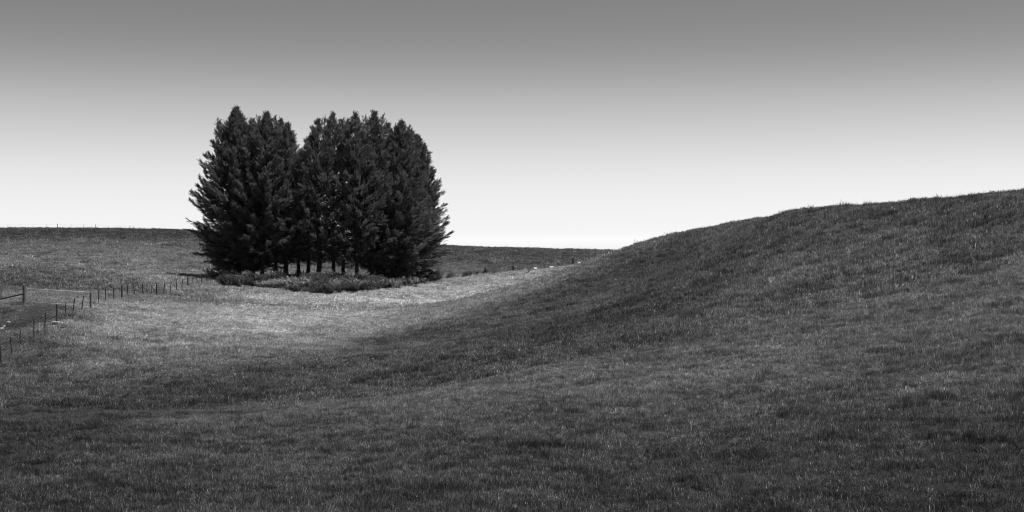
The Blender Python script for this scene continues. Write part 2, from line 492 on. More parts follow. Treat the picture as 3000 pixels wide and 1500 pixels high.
# gate lane, used to thin the sward
LANE = [spot(*q) for q in ((-40, 1000), (60, 945), (110, 915), (180, 893), (255, 899))]
def lane_f(x, y):
    f = np.zeros_like(x)
    for a_, b_ in zip(LANE[:-1], LANE[1:]):
        d = b_.xy - a_.xy; l2 = d.length_squared
        t = np.clip(((x - a_.x) * d.x + (y - a_.y) * d.y) / l2, 0, 1)
        dist = np.hypot(x - a_.x - t * d.x, y - a_.y - t * d.y)
        f = np.maximum(f, np.clip(1.6 - dist / 2.2, 0, 1))
    return f

for bi, (bn, (y0, y1, dens, spr, h0, h1, bw, nb, stk)) in enumerate(BAND.items()):
    area = HALF * (y1 ** 2 - y0 ** 2)
    N = int(area * dens)
    r = np.random.default_rng(100 + bi)
    y = np.sqrt(y0 ** 2 + (y1 ** 2 - y0 ** 2) * r.random(N))
    x = (r.random(N) * 2 - 1) * (y * HALF + 2.0)
    clump = fbm(x / 1.1, y / 1.1, 3, 21) + 0.8 * fbm(x / 4.5, y / 4.5, 3, 27)
    lane = lane_f(x, y)
    gap = fbm(x / (.9 + bi * .5), (y + .3 * x) / (.55 + bi * .35), 2, 91)
    keep = (clump + 0.80 > r.random(N) * 0.75) & (r.random(N) > lane * 0.55) & (gap > -.30 + .05 * r.standard_normal(N))
    keep &= ~(weed_band(x, y - 1.6) & weed_band(x, y)) | (r.random(N) < .10)
    keep &= ~(weed_band(x, y) & (r.random(N) < .55))
    x, y, clump, lane = x[keep], y[keep], clump[keep], lane[keep]
    tone = sward_shading(x, y)  # painted light and shade picked up by each tuft
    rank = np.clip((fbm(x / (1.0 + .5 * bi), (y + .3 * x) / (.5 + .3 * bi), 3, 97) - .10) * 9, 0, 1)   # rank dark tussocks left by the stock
    tone_scale = np.clip(1.1 - (tone - .06) * 1.2, 0.7, 1.15)          # tufts shorter where the painted tone is paler
    s = tone_scale * (0.8 + 0.45 * r.random(len(x)) + 0.7 * np.clip(clump, -.3, .5)) * (1 - .6 * lane) * (1 + .5 * rank) * (1 + .35 * np.clip((x - 5) / 12, 0, 1)) * np.where(r.random(len(x)) < .04, 1.7, 1.0)
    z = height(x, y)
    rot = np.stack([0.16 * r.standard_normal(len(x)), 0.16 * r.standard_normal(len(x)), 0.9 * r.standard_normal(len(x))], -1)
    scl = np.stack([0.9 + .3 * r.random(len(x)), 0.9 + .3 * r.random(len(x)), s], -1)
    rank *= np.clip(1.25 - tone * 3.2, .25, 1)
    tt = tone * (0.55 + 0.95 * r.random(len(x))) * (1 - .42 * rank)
    protos = [tuft_mesh("%s_tuft_%d" % (bn, q), nb, spr, h0, h1, bw, 1.15, stk if q % 2 == 0 else 0, 900 + bi * 10 + q) for q in range(6)]
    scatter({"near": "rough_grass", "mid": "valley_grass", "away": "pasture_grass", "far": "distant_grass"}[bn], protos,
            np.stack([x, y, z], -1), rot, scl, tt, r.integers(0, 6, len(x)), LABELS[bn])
    grass_pts += len(x)
print("tufts", grass_pts)

# ------------------------------------------------------------------ conifers
def spray_template():
    T = []
    for j in range(7):
        u = 0.06 + 0.8 * j / 6.0
        ln = 0.42 * (1 - 0.5 * u)
        for sgn in (-1, 1):
            an = R(42 - 14 * u)
            tw = 0.10 * math.sin(j * 2.4 + sgn)
            tip = (u + ln * math.cos(an), sgn * ln * math.sin(an), tw - 0.10 * u)
            T.append(((u - .085, 0, 0), (u + .085, 0, 0.01), tip))
    T.append(((0.8, -.06, -.05), (0.8, .06, -.05), (1.1, 0, -.10)))
    T.append(((-.05, -.02, 0), (-.05, .02, 0), (.9, 0, -.05)))
    return np.array(T)      # (16,3,3)
SPR = spray_template()

PROFX = np.array([0, .07, .20, .45, .62, .75, .86, .94, 1.0])
PROFY = np.array([.36, .70, 1.02, 1.0, .86, .68, .44, .22, .02])

def make_tree(label, px, d0, apex_px, apex_py, rmax, base_z, leaders=(), dens=1.0, nbr=120, bare=0.33, seed=0, trunk_r=.27, bias=(0, 0)):
    r = np.random.default_rng(seed)
    d = d0 + 8.5
    base_z = base_z - (1.15 if dens > 1.04 else .45)
    nbr = int(nbr * (2.3 if dens > 1 else 1.9))
    bx = (px - 1500) / F * d; by = d; bz = H1(bx, by) - 0.05
    ax, _, az = P(apex_px, apex_py, d)
    h = az - bz - .65
    lx = ax - bx
    root = empty("conifer_tree", (bx, by, bz))
    tag(root, label, "tree", "conifers in the clump")
    def axis(z):                      # leaning trunk
        t = z / h
        return np.array([lx * t ** 1.3, 0.0, z])
    # trunk, flared foot, thin top
    mb = MB()
    zs = [-0.3, 0.25, 1.0, 3.0, 6.0, 10.0, h * .7, h * .86, h * .97]
    rr = [trunk_r * q for q in (1.7, 1.35, 1.08, .96, .85, .66, .4, .2, .04)]
    wob = r.normal(0, .06, (len(zs), 2)); wob[:2] = 0
    mb.tube([tuple(axis(z) + np.array([wob[i, 0], wob[i, 1], 0])) for i, z in enumerate(zs)], rr, 9)
    mb.build("trunk", M_bark, root, sm=True)
    limb = MB()
    pos, dirs, size, shade = [], [], [], []
    def branch(p0, az_, el, ln, n_sp, tipup, start, wood=True, thick=.045):
        d0 = np.array([math.cos(az_) * math.cos(el), math.sin(az_) * math.cos(el), math.sin(el)])
        K = 7
        pts = [p0]; dr = d0.copy()
        for q in range(K - 1):
            dr = dr + np.array([0, 0, tipup / K]) + r.normal(0, .05, 3)
            dr /= np.linalg.norm(dr)
            pts.append(pts[-1] + dr * ln / (K - 1))
        pts = np.array(pts)
        if wood:
            limb.tube([tuple(p) for p in pts[::2]], [thick, thick * .75, thick * .45, thick * .15], 4, False)
        t = start + (1 - start) * r.random(n_sp) ** 0.75
        f = t * (K - 1); i0 = np.minimum(f.astype(int), K - 2); fr = (f - i0)[:, None]
        pc = pts[i0] * (1 - fr) + pts[i0 + 1] * fr
        tg = pts[i0 + 1] - pts[i0]; tg /= np.linalg.norm(tg, axis=1, keepdims=True)
        fan = (0.62 * (1 - t) ** .8 + 0.07)[:, None] * min(1.0, ln / 2.5 + .25)
        off = r.normal(0, 1, (n_sp, 3)) * fan * np.array([.62, .62, .40])
        pos.append(pc + off)
        dd = tg * 1.0 + off * (0.8 / np.maximum(fan, .1)) * .42 + r.normal(0, .20, (n_sp, 3)) + np.array([0, 0, .06])
        dirs.append(dd / np.linalg.norm(dd, axis=1, keepdims=True))
        size.append((.48 + .38 * r.random(n_sp)) * (0.70 + .40 * (1 - t)) * min(1, .55 + ln / 5))
        shade.append(np.full(n_sp, .75 + .5 * r.random()) * (.8 + .4 * r.random(n_sp)))
    ga = 2.39996
    for b in range(nbr):
        u = (b + r.random()) / nbr
        t = u ** 0.92
        z = base_z + (h - base_z) * t
        R_ = rmax * np.interp(t, PROFX, PROFY) * (0.85 + .25 * r.random())
        az_ = b * ga + r.normal(0, .35)
        R_ *= 1 + bias[0] * math.cos(az_) + bias[1] * math.sin(az_)
        R_ = max(R_, .35)
        el = R(-4 + 56 * t + r.normal(0, 7)) if t > .08 else R(-16 + r.normal(0, 6))
        rise = R_ * (math.sin(el) + .25)
        z0 = max(base_z * .8, z - rise * .72)
        br_n = int(1.45 * dens * (9 + 6.6 * R_) * (1.0 if dens > 1 else (.62 if .10 < t < .58 else .9)))
        branch(axis(z0), az_, el, R_ * 1.08, br_n, 0.55 if t > .15 else .25, bare, True, .02 + .012 * R_)
    # tops: the leader and its rivals, each with short whorls
    tops = [(0.0, 0.0, 0.0, 3.2)] + [(q[0], r.normal(0, .5), q[1], q[2]) for q in leaders]
    for (tx, ty, drop, ln) in tops:
        top = axis(h) + np.array([tx, ty, -drop])
        for q in range(17):
            s = (q + r.random()) / 17
            pz = top - np.array([-tx * 0.0, 0, s * ln])
            w = 0.10 + .36 * s * ln
            branch(pz, q * ga, R(62 - 26 * s), w, int(dens * (5 + 9 * w)), .3, .05, False)
        branch(top - np.array([0, 0, .9]), r.random() * 6, R(85), 1.15, 9, .2, 0.1, False)
        limb.tube([tuple(top - np.array([tx * .5, ty * .5, ln + .6])), tuple(top - np.array([0, 0, ln * .4])), tuple(top)], [.06, .03, .006], 4, False)
    # dead, bare lower limbs arching down and out
    for q in range(14):
        z0 = 1.4 + r.random() * (base_z + 2.4)
        az_ = r.random() * 6.283
        ln = 1.2 + 2.2 * r.random()
        p = axis(z0); o = np.array([math.cos(az_), math.sin(az_), 0])
        limb.tube([tuple(p), tuple(p + o * ln * .5 + np.array([0, 0, .15])), tuple(p + o * ln + np.array([0, 0, -.5 * r.random()]))], [.035, .022, .008], 4, False)
    limb.build("branch_wood", M_bark, root)
    pos = np.concatenate(pos); dirs = np.concatenate(dirs); size = np.concatenate(size); shade = np.concatenate(shade)
    ok = pos[:, 2] > 0.5
    pos, dirs, size, shade = pos[ok], dirs[ok], size[ok], shade[ok]
    rnd = r.normal(0, .45, pos.shape) + np.array([0, 0, 1.0])
    side = np.cross(dirs, rnd); side /= np.linalg.norm(side, axis=1, keepdims=True)
    nrm = np.cross(side, dirs)
    T = SPR.reshape(-1, 3)
    V = pos[:, None, :] + size[:, None, None] * (dirs[:, None, :] * T[None, :, 0:1] + side[:, None, :] * T[None, :, 1:2] + nrm[:, None, :] * T[None, :, 2:3])
    nt_ = len(pos) * len(SPR)
    me = np_mesh("crown", V.reshape(-1, 3), np.arange(nt_ * 3), 3)
    at = me.attributes.new("shade", 'FLOAT', 'FACE'); at.data.foreach_set("value", np.repeat(shade, len(SPR)).astype(np.float32))
    link("crown", me, M_crown, root)
    return nt_

TREES = [
 ("leftmost conifer with the tallest pointed top and wide left skirt", 700, 168, 692, 304, 5.6, 2.2, [(-2.1, 1.6, 2.4), (2.2, 1.5, 2.6)], 1.25, 150, .30, (-.05, 0)),
 ("slender conifer just right of the tallest one, rear of the left pair", 742, 173, 738, 342, 4.2, 2.4, [(1.0, .4, 2)], 1.05, 110, .35, (0, 0)),
 ("conifer with three close points right of the tallest top", 768, 166, 782, 319, 4.3, 2.5, [(-1.0, .6, 2.2), (1.05, .5, 2.4)], 1.1, 120, .35, (0, 0)),
 ("rear conifer between the three pointed top and the gap", 808, 173, 822, 338, 4.0, 2.6, [(.9, .9, 2)], 0.9, 100, .40, (0, 0)),
 ("conifer on the left rim of the gap in the clump", 838, 167, 842, 350, 3.7, 2.6, [(-.7, .3, 2)], 0.95, 105, .38, (0, 0)),
 ("short conifer filling the foot of the gap between both groups", 874, 172, 884, 440, 3.4, 2.4, [], 0.75, 85, .42, (0, 0)),
 ("thin trunked rear conifer just right of the gap", 901, 175, 912, 385, 3.5, 2.6, [(.6, .8, 2)], 0.7, 85, .45, (0, 0)),
 ("thick trunked conifer on the right rim of the gap", 936, 167, 930, 338, 3.9, 2.6, [(1.3, .4, 2.2)], 0.75, 100, .45, (0, 0)),
 ("conifer with two blunt tops right of the gap", 977, 168, 975, 320, 3.8, 2.6, [(-1.2, .5, 2.4), (1.0, 1.0, 2)], 0.72, 100, .45, (0, 0)),
 ("rear conifer with a low top between two taller conifers at centre", 1008, 174, 1000, 338, 3.6, 2.6, [(.8, .4, 1.8)], 0.65, 90, .48, (0, 0)),
 ("conifer with ragged forked top right of the clump centre", 1045, 167, 1041, 318, 4.0, 2.5, [(1.2, .6, 2.4), (-.9, .9, 2)], 0.8, 105, .42, (0, 0)),
 ("conifer with the tall sharp top in the right group", 1088, 169, 1096, 315, 4.2, 2.5, [(1.1, .7, 2.6)], 0.95, 110, .38, (0, 0)),
 ("rear conifer with a broad top behind the right end", 1125, 174, 1136, 350, 4.4, 2.3, [(-.8, .5, 2)], 1.0, 110, .35, (0, 0)),
 ("second conifer from the right end with a thick trunk", 1150, 171, 1176, 344, 5.0, 2.2, [(-.7, .6, 2.2), (1.0, .7, 2)], 1.1, 125, .32, (0, 0)),
 ("rightmost conifer, its broad skirt ending the clump on the right", 1186, 176, 1222, 385, 5.35, 1.75, [(-.5, -.5, 2.6), (1.0, 1.2, 2)], 1.25, 140, .30, (.02, 0)),
]
tt = 0
for i, (lab, px, d, apx, apy, rm, bz_, leads, dn, nb_, bare, bias) in enumerate(TREES):
    tt += make_tree(lab, px, d, apx, apy, rm, bz_, leads, dn, nb_, bare, 300 + i, (.30 if i in (0, 7, 14, 4) else .22), bias)
print("tree tris", tt)

# ------------------------------------------------------------------ fences
UP = Vector((0, 0, 1))
def mpp(p):            # metres per photo pixel at a place
    return p.y / F

def round_post(name, parent, base, h, r, mat, lean=0.0, cap=True, n=10):
    mb = MB()
    top = base + Vector((lean, 0, h))
    r = r * 1.15
    pts = [base - UP * .35, base + UP * .1, base.lerp(top, .5) + Vector((r * .08, 0, 0)), top - UP * .03, top]
    mb.tube(pts, [r * 1.04, r * 1.03, r, r * .97, r * .82], n)
    return mb.build(name, mat, parent, sm=False), top

def batten(parent, base, h, lean, kink=0.0):
    mb = MB()
    br = .038 if parent.location.y < 118 else .048
    top = base + Vector((lean, 0, h))
    mid = base.lerp(top, .45) + Vector((kink, 0, 0))
    mb.tube([base - UP * .05, mid, top], [br, br, br * .92], 5)
    return mb.build("batten", M_batten, parent), top

def fence(name, label, items, wires, group=None, wr=.0035):
    """items: (kind, base px, base py, height px, lean px [, radius])"""
    pts = []
    root = None
    for it in items:
        kind, px, py, hp, lp = it[:5]
        b = spot(px, py, 200 if px > 1400 else 20)
        s = mpp(b)
        if root is None:
            root = empty(name, b)
            inv = -Vector(b)
        b = b + inv
        hh = hp * s; ll = lp * s
        if kind == 'p': round_post("post", root, b, hh, it[5] if len(it) > 5 else .085, M_post, ll)
        elif kind == 'd': round_post("post", root, b, hh, .085, M_post_dark, ll)
        elif kind == 'b': batten(root, b, hh, ll, it[5] if len(it) > 5 else 0)
        pts.append((b, hh, ll))
    for wz in wires:
        line = []
        for (b, hh, ll) in pts:
            hz = min(wz, hh * .96)
            line.append(b + Vector((ll * hz / hh, -.03, hz)))
        MB().tube(line, wr, 4, False).build("wire", M_wire, root)
    tag(root, label, "fence", group)
    return root, pts

W6 = [.12, .28, .45, .64, .84, 1.02]
near_f, _ = fence("wire_fence", "post and wire fence with dark battens climbing from left edge to the gate's right post",
 [('p', -60, 1105, 55, 0, .065), ('p', 4, 1068, 54, -2, .07), ('b', 35, 1038, 50, -5), ('b', 64, 1012, 45, -4, -.10), ('b', 99.5, 988, 50.5, 0), ('b', 131, 965, 48, 3),
  ('p', 167, 947, 56, 0, .075), ('b', 190, 928, 41, 3.5), ('b', 213, 918, 43, 6), ('b', 239, 908, 41, 6), ('p', 265.5, 902, 45, 0, .07)], W6)
mid_f, _ = fence("wire_fence", "post and wire fence from the gate's right post up to the tree clump",
 [('b', 289, 889.5, 38, 0), ('b', 310, 884.5, 36, -1), ('b', 333, 876, 34, 0), ('p', 357.5, 874.5, 39, 0, .075), ('b', 374.7, 868.5, 33, -2), ('b', 395.5, 867.5, 34, -4.5),
  ('p', 418, 866, 35, 0, .07), ('b', 431, 861, 29, -.5), ('b', 445, 862, 28, 0), ('d', 459.5, 864.5, 35, 0), ('b', 479.5, 864, 34, 3), ('b', 498.6, 858.5, 29, 2.4),
  ('b', 516.5, 852, 27, 1), ('b', 533, 846, 28, 2), ('p', 550, 841.5, 30.5, .5, .075), ('b', 562.8, 836, 25, 0), ('b', 577, 834.5, 26, 0), ('b', 590.7, 831, 25, 0),
  ('b', 604.5, 827.5, 22.5, 0), ('b', 617.6, 823, 18, 0)], W6[1:])
far_f, _ = fence("wire_fence", "old fence in front of the trunks and on past the sheep to the right",
 [('b', 636, 819, 25, 0), ('b', 656, 813, 25, 0), ('p', 669, 812, 31, 0, .065), ('b', 676, 811, 26, 0), ('b', 686, 811, 26, 0), ('p', 700, 812, 30, 0, .065), ('p', 793, 819, 27, 1, .065),
  ('p', 939, 829, 27, 0, .065), ('p', 1110, 826, 26, 0, .065), ('p', 1273, 815, 14, 0, .11), ('p', 1281, 818, 17, -1, .12),
  ('p', 1422.5, 803, 19, 0, .17), ('p', 1504, 797, 19, 0, .15), ('b', 1594.5, 788, 16, -.5), ('p', 1681, 779, 23, -2, .18)], [.35, .6, .85])
kb = spot(1422.5, 803, 200) - Vector(far_f.location)
MB().tube([kb + Vector((-.55, -.15, .62)), kb + Vector((-.2, -.16, .52)), kb + Vector((.25, -.15, .5)), kb + Vector((.5, -.1, .58))], .03, 6).build("crosspiece", M_batten, far_f)
# insulators on the dark post
pb = spot(459.5, 864.5) - Vector(mid_f.location)
for hz in (.22, .42, .62, .82, 1.05):
    MB().tube([pb + Vector((-.13, -.05, hz)), pb + Vector((.13, -.05, hz))], .028, 6).build("insulator", M_insul, mid_f)

# left of the gate: strainer post, strut and a batten
b0 = spot(70, 891); s0 = mpp(b0)
root = empty("strainer_fence", b0)
tag(root, "gate strainer post braced by a dark diagonal strut at the left edge", "fence")
round_post("post", root, Vector((0, 0, 0)), 56 * s0, .095, M_post, 0, n=12)
e = spot(-60, 893) - b0
MB().tube([Vector((-.08, 0, .78)), e + UP * .10], .055, 8).build("strut", M_post_dark, root)
bb = spot(3, 873) - b0
batten(root, bb, 31 * s0, 0)
for wz in (.3, .55, .8, 1.05, 1.3):
    MB().tube([Vector((0, -.12, wz)), bb + Vector((0, -.02, min(wz, .8) )), bb + Vector((-4, 0, min(wz, .8)))], .0045, 4, False).build("wire", M_wire, root)

# gate
gl = spot(74, 890); gr_ = spot(259, 900)
gl.z += .06; gr_.z += .03
root = empty("farm_gate", gl)
tag(root, "wide galvanised pipe farm gate with diamond mesh", "gate")
ax_ = gr_ - gl; Lg = ax_.length; ux = ax_.normalized()
zb = 0.10; hl = 44 * mpp(gl) - .06; hr = 45 * mpp(gr_) - .06
def gp(u, v):          # u along 0..1, v 0..1 up
    hh = hl + (hr - hl) * u
    return ux * (u * Lg) + UP * (zb + (hh - zb) * v)
fr = MB()
cu = .22 / Lg
path = [gp(0, 0), gp(0, .82), gp(cu * .3, .95), gp(cu, 1.0), gp(.5, .995), gp(1 - cu, 1.0), gp(1 - cu * .3, .95), gp(1, .82), gp(1, 0), gp(.5, -.01), gp(0, 0)]
fr.tube(path, .024, 8).build("frame", M_gate, root, sm=True)
for u in (.335, .655):
    MB().tube([gp(u, 0), gp(u, 1)], .017, 6).build("stay", M_gate, root)
mesh_w = MB()
pitch = .11
nn = int((Lg + 1.2) / pitch)
for sgn in (1, -1):
    for q in range(nn):
        u0 = -1.1 + q * pitch
        p0 = [u0, 0.0]; p1 = [u0 + 1.0 * 1.0, 1.0]
        if sgn < 0: p0, p1 = [u0, 1.0], [u0 + 1.0, 0.0]
        # clip to the frame
        def clip(a, b):
            t0, t1 = 0.0, 1.0
            dx = b[0] - a[0]
            if dx > 0:
                t0 = max(t0, (0 - a[0]) / dx); t1 = min(t1, (Lg - a[0]) / dx)
            return t0, t1
        t0, t1 = clip(p0, p1)
        if t1 - t0 < .05: continue
        A = [p0[0] + (p1[0] - p0[0]) * t0, p0[1] + (p1[1] - p0[1]) * t0]
        B = [p0[0] + (p1[0] - p0[0]) * t1, p0[1] + (p1[1] - p0[1]) * t1]
        off = Vector((0, .004 * sgn, 0))
        mesh_w.tube([gp(A[0] / Lg, A[1] * .97 + .01) + off, gp(B[0] / Lg, B[1] * .97 + .01) + off], .0035, 3, False)
mesh_w.build("wire_mesh", M_mesh, root)
for v in (.12, .88):
    MB().tube([gp(0, v) + Vector((-.10, 0, 0)), gp(0, v) + Vector((.03, 0, 0))], .028, 6).build("hinge", M_post_dark, root)
MB().tube([gp(1, .55), gp(1, .55) + Vector((.16, 0, -.05))], .012, 5).build("latch_chain", M_wire, root)

# skyline fence on the left crest
def sky_base(px, d):
    x = (px - 1500) / F * d
    return Vector((x, d, H1(x, d)))
D = 362.0
items = []
for (px, top, kd) in ((-30, 657, 'p'), (23, 658, 'b'), (59, 658, 'w'), (97, 657, 'w'), (135, 656, 'b'), (168.5, 655.5, 'p'), (209, 657, 'w'), (245.5, 657.5, 'b'),
                      (280.5, 657.5, 'p'), (311, 661, 'w'), (344, 661, 'w'), (380.5, 661.5, 'p'), (413, 665, 'w'), (446, 666, 'p')):
    b = sky_base(px, D)
    topz = EZ - (top - 750) / F * D
    items.append((kd, b, max(.5, topz - b.z)))
root = empty("crest_fence", items[0][1])
tag(root, "faint post and wire fence standing on the far left skyline", "fence")
o0 = items[0][1]
for kd, b, hh in items:
    if kd == 'p': MB().tube([b - o0 - UP * .2, b - o0 + UP * hh], .07, 7).build("post", M_post, root)
    elif kd == 'b': MB().tube([b - o0 - UP * .1, b - o0 + UP * hh], .035, 5).build("batten", M_batten, root)
    else: MB().tube([b - o0 - UP * .1, b - o0 + UP * hh * .95], .018, 5).build("batten", M_post, root)
for f_ in (.35, .6, .85, .97):
    MB().tube([b - o0 + UP * hh * f_ for kd, b, hh in items], .005, 4, False).build("wire", M_wire, root)

# ------------------------------------------------------------------ weeds below the trees
def weed_mesh(name, stems, h, spread, leaf, seed, mat, splay=.35):
    r = np.random.default_rng(seed)
    V, Fc, S = [], [], []
    for s_ in range(stems):
        rr = spread * math.sqrt(r.random()); an = r.random() * 6.283
        b = np.array([rr * math.cos(an), rr * math.sin(an), -.05])
        hh = h * (.55 + .5 * r.random())
        tip = b + np.array([math.cos(an) * splay * rr / spread + r.normal(0, .12), math.sin(an) * splay * rr / spread + r.normal(0, .12), hh])
        nl = int(9 + 8 * r.random())
        sh = .7 + .6 * r.random()
        w = .012
        i = len(V)
        V += [tuple(b + [-w, 0, 0]), tuple(b + [w, 0, 0]), tuple(tip)]; Fc.append((i, i + 1, i + 2)); S.append(.6)
        for q in range(nl):
            t = .25 + .75 * (q + r.random()) / nl
            p = b + (tip - b) * t
            da = r.random() * 6.283; up = .1 + .9 * r.random()
            dv = np.array([math.cos(da), math.sin(da), up]); dv /= np.linalg.norm(dv)
            L_ = leaf * (1.15 - .5 * t) * (.7 + .6 * r.random())
            sv = np.cross(dv, [0, 0, 1]); sv = sv / (np.linalg.norm(sv) + 1e-6) * L_ * .24
            m_ = p + dv * L_ * .5
            e_ = p + dv * L_ - np.array([0, 0, L_ * .25])
            i = len(V)
            V += [tuple(p), tuple(m_ - sv), tuple(m_ + sv), tuple(e_)]
            Fc += [(i, i + 1, i + 2), (i + 1, i + 3, i + 2)]; S += [sh * (.7 + .6 * r.random())] * 2
    me = np_mesh(name, np.array(V), np.array(Fc).ravel(), 3)
    at = me.attributes.new("shade", 'FLOAT', 'FACE'); at.data.foreach_set("value", np.array(S, np.float32))
    me.materials.append(mat)
    return me

Nw = 5600
r = np.random.default_rng(55)
pxs = 636 + (1285 - 636) * r.random(Nw)
d0 = np.interp(pxs, fex, fed)
back = np.interp(pxs, BACKX, BACKY)
dd = d0 + (np.maximum(back, d0 + 3) - d0) * r.random(Nw) ** 0.9 + r.normal(0, .8, Nw)
x = (pxs - 1500) / F * dd
_kw = weed_band(x, dd) | (weed_band(x, dd + 3.0) & (r.random(Nw) < .25)); pxs, dd, x, d0 = pxs[_kw], dd[_kw], x[_kw], d0[_kw]; Nw = len(x)
prot = [weed_mesh("nettle_%d" % q, 8, .80, .36, .24, 700 + q, M_weed, .2) for q in range(5)]
s = .45 + .6 * r.random(Nw) + .35 * np.clip((dd - d0) / 12, 0, 1) + 1.4 * fbm(x / 1.3, dd / 1.3, 3, 63)
keep = s > .35
x, dd, s = x[keep], dd[keep], s[keep]
scatter("nettle_bank", prot, np.stack([x, dd, height(x, dd)], -1), np.stack([0 * x, 0 * x, r.random(len(x)) * 6.28], -1), np.stack([s, s, s * (.7 + 2.6 * np.clip(fbm(x / 2.2, dd / 5.0, 3, 171) + .12, 0, .6))], -1),
        .066 * (.25 + 1.5 * r.random(len(x))), r.integers(0, 5, len(x)), "dark bank of nettles and weeds along the foot of the trees")

bush_protos = [weed_mesh("bush_leaf_%d" % q, 50, 1.1, 1.15, .36, 760 + q, M_weedb, .5) for q in range(4)]
BUSHES = [(634, 814, 1.25, "tall light leafed bush growing through the wire where the fence meets the trees"),
 (725, 831, .9, "weed bush under the tallest conifer, second from the left along the tree foot"),
 (776, 843, .85, "low weed bush under the three pointed conifer, third from the left"),
 (795, 845, .95, "narrow weed bush fourth from the left, just right of the three pointed conifer"),
 (832, 843, 1.05, "spiky weed bush touching the left side of the largest round bush"),
 (872, 847, 1.35, "largest round weed bush of the row, below the gap between the tree groups"),
 (915, 849, .95, "small low weed bush touching the right side of the largest round bush"),
 (932, 848, 1.1, "weed bush below the thick trunked conifer on the right rim of the gap"),
 (965, 847, 1.1, "twin topped weed bush below the conifer with two blunt tops"),
 (1012, 846, 1.2, "broadest weed bush right of centre, below the low topped rear conifer"),
 (1030, 847, 1.1, "narrow weed bush touching the broadest bush right of centre"),
 (1072, 847, 1.0, "dense weed bush below the conifer with the tall sharp top"),
 (1112, 843, 1.05, "weed bush fourth from the right end of the row along the tree foot"),
 (1148, 843, 1.0, "weed bush third from the right end, below the second conifer from the right"),
 (1196, 836, 1.0, "weed bush second from the right end, at the rightmost conifer's trunk"),
 (1224, 831, .85, "last weed bush at the right end of the row, next to the rushes")]
for i, (px, py, s_, lab) in enumerate(BUSHES):
    p = spot(px, py)
    rt = empty("weed_bush", p, i * 1.3)
    tag(rt, lab, "bush", "weed bushes along the foot of the trees")
    o = link("foliage", bush_protos[i % 4], None, rt)
    rt.scale = (s_ * .95, s_ * .95, s_)

# rushes leaning in the wind by the old posts
def rush_mesh(seed, nb=34, h=.95, lean=.55):
    r = np.random.default_rng(seed); V, Fc, S = [], [], []
    for b in range(nb):
        rr = .28 * math.sqrt(r.random()); an = r.random() * 6.283
        p = np.array([rr * math.cos(an), rr * math.sin(an), -.05]); hh = h * (.5 + .6 * r.random())
        l = lean * (.4 + .9 * r.random())
        m_ = p + np.array([l * hh * .4, r.normal(0, .06), hh * .6]); t_ = p + np.array([l * hh * 1.15, r.normal(0, .12), hh])
        fa = r.random() * 3.14; w = np.array([math.cos(fa), math.sin(fa), 0]) * .014
        i = len(V); V += [tuple(p - w), tuple(p + w), tuple(m_ - w), tuple(m_ + w), tuple(t_)]
        Fc += [(i, i + 1, i + 3), (i, i + 3, i + 2), (i + 2, i + 3, i + 4)]; S += [.7 + .7 * r.random()] * 3
    me = np_mesh("rush_blades", np.array(V), np.array(Fc).ravel(), 3)
    at = me.attributes.new("shade", 'FLOAT', 'FACE'); at.data.foreach_set("value", np.array(S, np.float32))
    me.materials.append(M_rush); return me
rush = [rush_mesh(800 + q) for q in range(3)]
RUSH = [(1258, 822, 1.0, "dark rush clump left of the two short old posts"), (1268, 820, 1.0, "rush clump directly in front of the short old posts"),
 (1311, 817, .8, "first leaning rush clump right of the short old posts"), (1321, 816, .85, "rush clump left of the leaning pale stake"),
 (1337, 815, .6, "small rush clump at the foot of the leaning pale stake"), (1357, 813, .85, "rush clump right of the leaning pale stake"),
 (1370, 812, 1.05, "tallest leaning rush clump between pale stake and knotted post"), (1392, 809, .9, "lone leaning rush clump left of the knotted post"),
 (1416, 806, .8, "rush clump at the foot of the knotted post"), (1446, 803, .5, "thin rush clump right of the knotted post")]
for i, (px, py, s_, lab) in enumerate(RUSH):
    rt = empty("rush_clump", spot(px, py), 0.25 * math.sin(i * 2.1)); tag(rt, lab, "rushes", "leaning rush clumps along the old fence")
    link("blades", rush[i % 3], None, rt); rt.scale = (s_ * 1.5, s_ * 1.3, s_ * 1.3)

# pale leaning stake, bleached stick on the far paddock
b = spot(1340, 811); s_ = mpp(b)
o = MB().tube([(0, 0, -.1), (-.16, 0, .3), (-4.5 * s_, 0, 10 * s_)], [.03, .028, .02], 6).build("stake", M_stick, None, b)
tag(o, "thin pale stake leaning among the dark rushes", "stake")
b = spot(387, 814); s_ = mpp(b)
o = MB().tube([(-6 * s_, 0, .28), (0, 0, .14), (6 * s_, -.1, .04)], [.02, .03, .025], 6).build("stick", M_stick, None, b)
tag(o, "bleached stick lying in the paddock behind the fence", "stick")

# fallen branch near the sheep
b = spot(1538, 803); s_ = mpp(b)
root = empty("fallen_branch", b); tag(root, "dark fallen branch curving up out of the grass beside the sheep", "branch")
MB().tube([(-.4, 0, .05), (.0, 0, .12), (9 * s_, 0, .22), (16 * s_, 0, .55), (22 * s_, 0, 1.0), (25 * s_, 0, 1.35)], [.06, .10, .06, .045, .03, .01], 7).build("stem", M_bark, root, sm=True)
MB().tube([(8 * s_, 0, .2), (12 * s_, .1, .7), (16 * s_, .1, 1.05)], [.03, .02, .008], 5).build("twig", M_bark, root)
MB().tube([(-.2, 0, .08), (-10 * s_, 0, .3), (-17 * s_, 0, .7)], [.03, .02, .008], 5).build("twig", M_bark, root)

